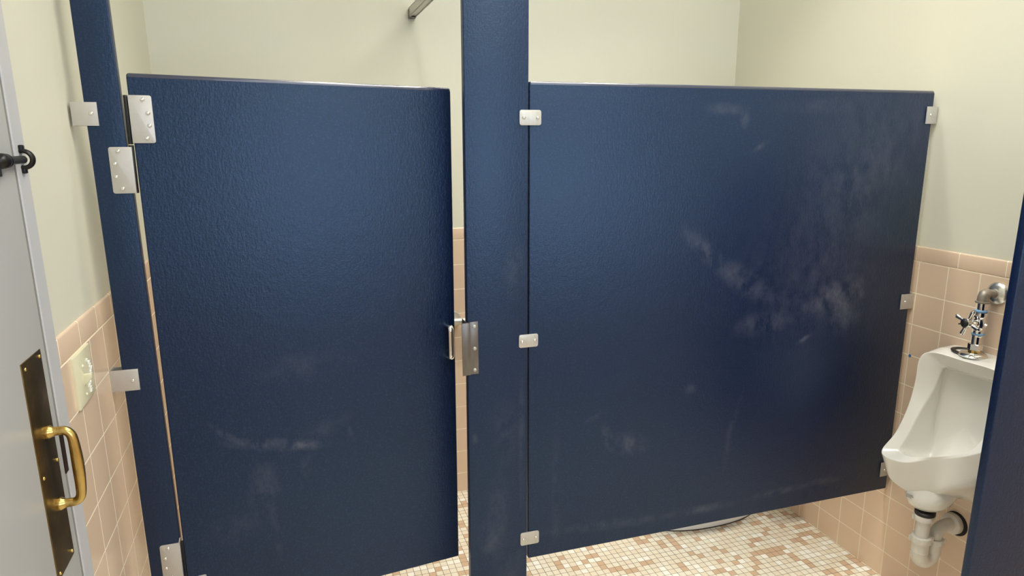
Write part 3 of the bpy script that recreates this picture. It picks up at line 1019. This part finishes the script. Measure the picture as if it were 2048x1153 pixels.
bm = new()
nut(bm, (TX, TY, 0.4115), (-0.05, -0.02, 1), 0.0290, 0.020)
mk('slip_nut', bm, M['pvc'], t)
bm = new()
lathe(bm, [(0.0205, 0), (0.0205, 0.125)], (TX, TY, 0.305), (0, 0, 1), 28)
mk('tailpiece', bm, M['pvc'], t)
bm = new()
nut(bm, (TX, TY, 0.3330), (0, 0, 1), 0.0310, 0.022)
mk('slip_nut', bm, M['pvc'], t)
bm = new()
JX = 1.9150
path = [(TX, TY, 0.340), (TX, TY, 0.300), (TX, TY, 0.288), (TX + 0.006, TY, 0.272), (TX + 0.018, TY, 0.2625), ((TX + JX) / 2, TY, 0.2595), (JX - 0.014, TY, 0.2640), (JX - 0.004, TY, 0.276), (JX, TY, 0.292), (JX, TY, 0.330)]
cp = catmull(path, 5)
tube(bm, cp, [0.0255 - 0.003 * min(1, max(0, (i - 8) / 20)) for i in range(len(cp))], 26)
lathe(bm, [(0.0262, 0), (0.0268, 0.001), (0.0262, 0.002)], (TX, TY, 0.300), (0, 0, 1), 26)
mk('trap_bend', bm, M['pvc'], t)
bm = new()
nut(bm, (JX, TY, 0.3180), (0, 0, 1), 0.0285, 0.018)
mk('slip_nut', bm, M['pvc'], t)
bm = new()
path = [(JX, TY, 0.315), (JX, TY, 0.335), (JX + 0.004, TY, 0.352), (JX + 0.018, TY + 0.003, 0.364), (JX + 0.040, TY + 0.006, 0.367), (XR - 0.012, TY + 0.010, 0.366), (XR - 0.001, TY + 0.010, 0.366)]
tube(bm, catmull(path, 5), 0.0200, 26)
mk('trap_arm', bm, M['pvc'], t)
bm = new()
lathe(bm, [(0.0340, 0.0), (0.0350, 0.002), (0.0345, 0.018), (0.0300, 0.021), (0.0215, 0.021)], (XR - 0.004, TY + 0.010, 0.366), (-1, 0, 0), 32)
mk('wall_nut', bm, M['pvc'], t)
bm = new()
lathe(bm, [(0.0400, 0.0), (0.0400, 0.0015), (0.03, 0.004)], (XR - 0.0001, TY + 0.005, 0.366), (-1, 0, 0), 32)
mk('wall_hole', bm, M['bolt_hole'], t, label='dark hole in the tile around the pipe')

# ------------------------------------------------------------------ anchors in the right wall
bm = new()
lathe(bm, [(0.0052, 0), (0.0050, 0.002), (0.0030, 0.003), (0.0026, 0.001)], (XR, -0.0157, 0.866), (-1, 0, 0), 16)
o = mk('wall_anchor', bm, M['blue_plug'])
tag(o, 'small blue plastic anchor in the tile left of the urinal', 'wall anchor')
bm = new()
lathe(bm, [(0.0065, 0), (0.0062, 0.003), (0.0038, 0.0035), (0.0032, 0.0006)], (XR, -0.2351, 0.4369), (-1, 0, 0), 18)
o = mk('wall_anchor', bm, M['pvc'], origin=(XR, -0.2351, 0.4369))
tag(o, 'small white hollow anchor in the tile just above the drain pipe', 'wall anchor')
bm = new()
lathe(bm, [(0.0034, 0.0), (0.0034, 0.0012)], (XR, -0.2351, 0.4369), (-1, 0, 0), 16)
mk('anchor_hole', bm, M['bolt_hole'], o)

# ================================================================== TOILET behind the panel
TCX, TCY = 1.68, 0.600
t = thing('toilet', (TCX, TCY, 0.0), 'white floor-mounted toilet whose foot shows beneath the fixed panel', 'toilet')


def oval(cx, cy, a0, a1, b, z, n=40, p=2.2):
    """a0 = reach towards the front (-x), a1 = reach towards the wall (+x), b = half width"""
    out = []
    for i in range(n):
        th = 2 * PI * i / n
        c, s = math.cos(th), math.sin(th)
        x = math.copysign(abs(c) ** (2 / p), c)
        y = math.copysign(abs(s) ** (2 / p), s)
        out.append(Vector((cx + (a1 if x > 0 else a0) * x, cy + b * y, z)))
    return out


bm = new()
loft(bm, [oval(1.60, TCY, .274, .29, .1345, 0.0005), oval(1.60, TCY, .274, .29, .1345, 0.004)], True, True)
mk('base_seal', bm, M['seal'], t, label='dark line of sealant')  # thin dark line where the foot meets the floor
bm = new()
loft(bm, [oval(1.60, TCY, .272, .29, .133, 0.003), oval(1.60, TCY, .270, .29, .131, 0.030), oval(1.61, TCY, .245, .28, .112, 0.055), oval(1.62, TCY, .22, .26, .100, 0.16),
          oval(1.60, TCY, .26, .27, .125, 0.26), oval(1.56, TCY, .29, .25, .165, 0.34), oval(1.55, TCY, .30, .24, .180, 0.385), oval(1.55, TCY, .30, .24, .182, 0.40),
          oval(1.55, TCY, .27, .20, .150, 0.40), oval(1.55, TCY, .25, .18, .135, 0.36), oval(1.57, TCY, .14, .10, .08, 0.26)], True, True)
mk('bowl', bm, M['ceramic'], t, angle=60)
bm = new()
loft(bm, [oval(1.55, TCY, .305, .20, .184, 0.402), oval(1.55, TCY, .307, .20, .186, 0.412), oval(1.55, TCY, .300, .20, .180, 0.422), oval(1.55, TCY, .225, .15, .118, 0.420), oval(1.55, TCY, .225, .15, .118, 0.404)], False, False)
mk('seat', bm, M['ceramic'], t, angle=60)
bm = new()
box(bm, 1.795, 1.995, TCY - 0.21, TCY + 0.21, 0.405, 0.74, 0.02, 4)
mk('tank', bm, M['ceramic'], t)
bm = new()
box(bm, 1.785, 2.000, TCY - 0.22, TCY + 0.22, 0.741, 0.775, 0.01, 3)
mk('tank_lid', bm, M['ceramic'], t)

# ================================================================== CEILING LIGHTS
for (x, y, hw, s, lab, nm) in ((0.90, -2.00, 0.30, LAMP_FRONT, 'ceiling light nearer the entrance wall', 'lamp_front'), (0.95, -0.55, 0.30, LAMP_STALL, 'ceiling light nearer the stall', 'lamp_stall')):
    t = thing('ceiling_light', (x, y, ZC - 0.07), lab, 'ceiling light', 'ceiling lights')
    bm = new()
    box(bm, x - 0.62, x + 0.62, y - hw - 0.015, y + hw + 0.015, ZC - 0.05, ZC, 0.004)
    mk('fixture_body', bm, M['frame_paint'], t)
    bm = new()
    box(bm, x - 0.60, x + 0.60, y - hw, y + hw, ZC - 0.07, ZC - 0.0495, 0.008)
    mk('diffuser', bm, lamp_mat(nm, s), t)

for i, x in enumerate((0.35, 0.85, 1.35)):  # unseen downlights added to brighten the stall floor and back wall
    y = 0.32
    t = thing('recessed_downlight', (x, y, ZC - 0.012), ('leftmost', 'middle', 'rightmost')[i] + ' of three round downlights in the ceiling over the stall', 'ceiling light', 'downlights over the stall')
    bm = new()
    lathe(bm, [(0.075, 0.0), (0.095, 0.002), (0.098, 0.010), (0.098, 0.012), (0.070, 0.012)], (x, y, ZC - 0.012), (0, 0, 1), 32, cap=False)
    mk('trim_ring', bm, M['frame_paint'], t)
    ld = bpy.data.lights.new('downlight', 'AREA')
    ld.shape = 'DISK'
    ld.size = 0.15
    ld.energy = DOWN_W
    ld.color = LAMP_COLOR
    ld.spread = math.radians(DOWN_SPREAD)
    lo = bpy.data.objects.new('downlight_beam', ld)
    COL.objects.link(lo)
    lo.parent = t
    lo.location = (0, 0, 0.004)
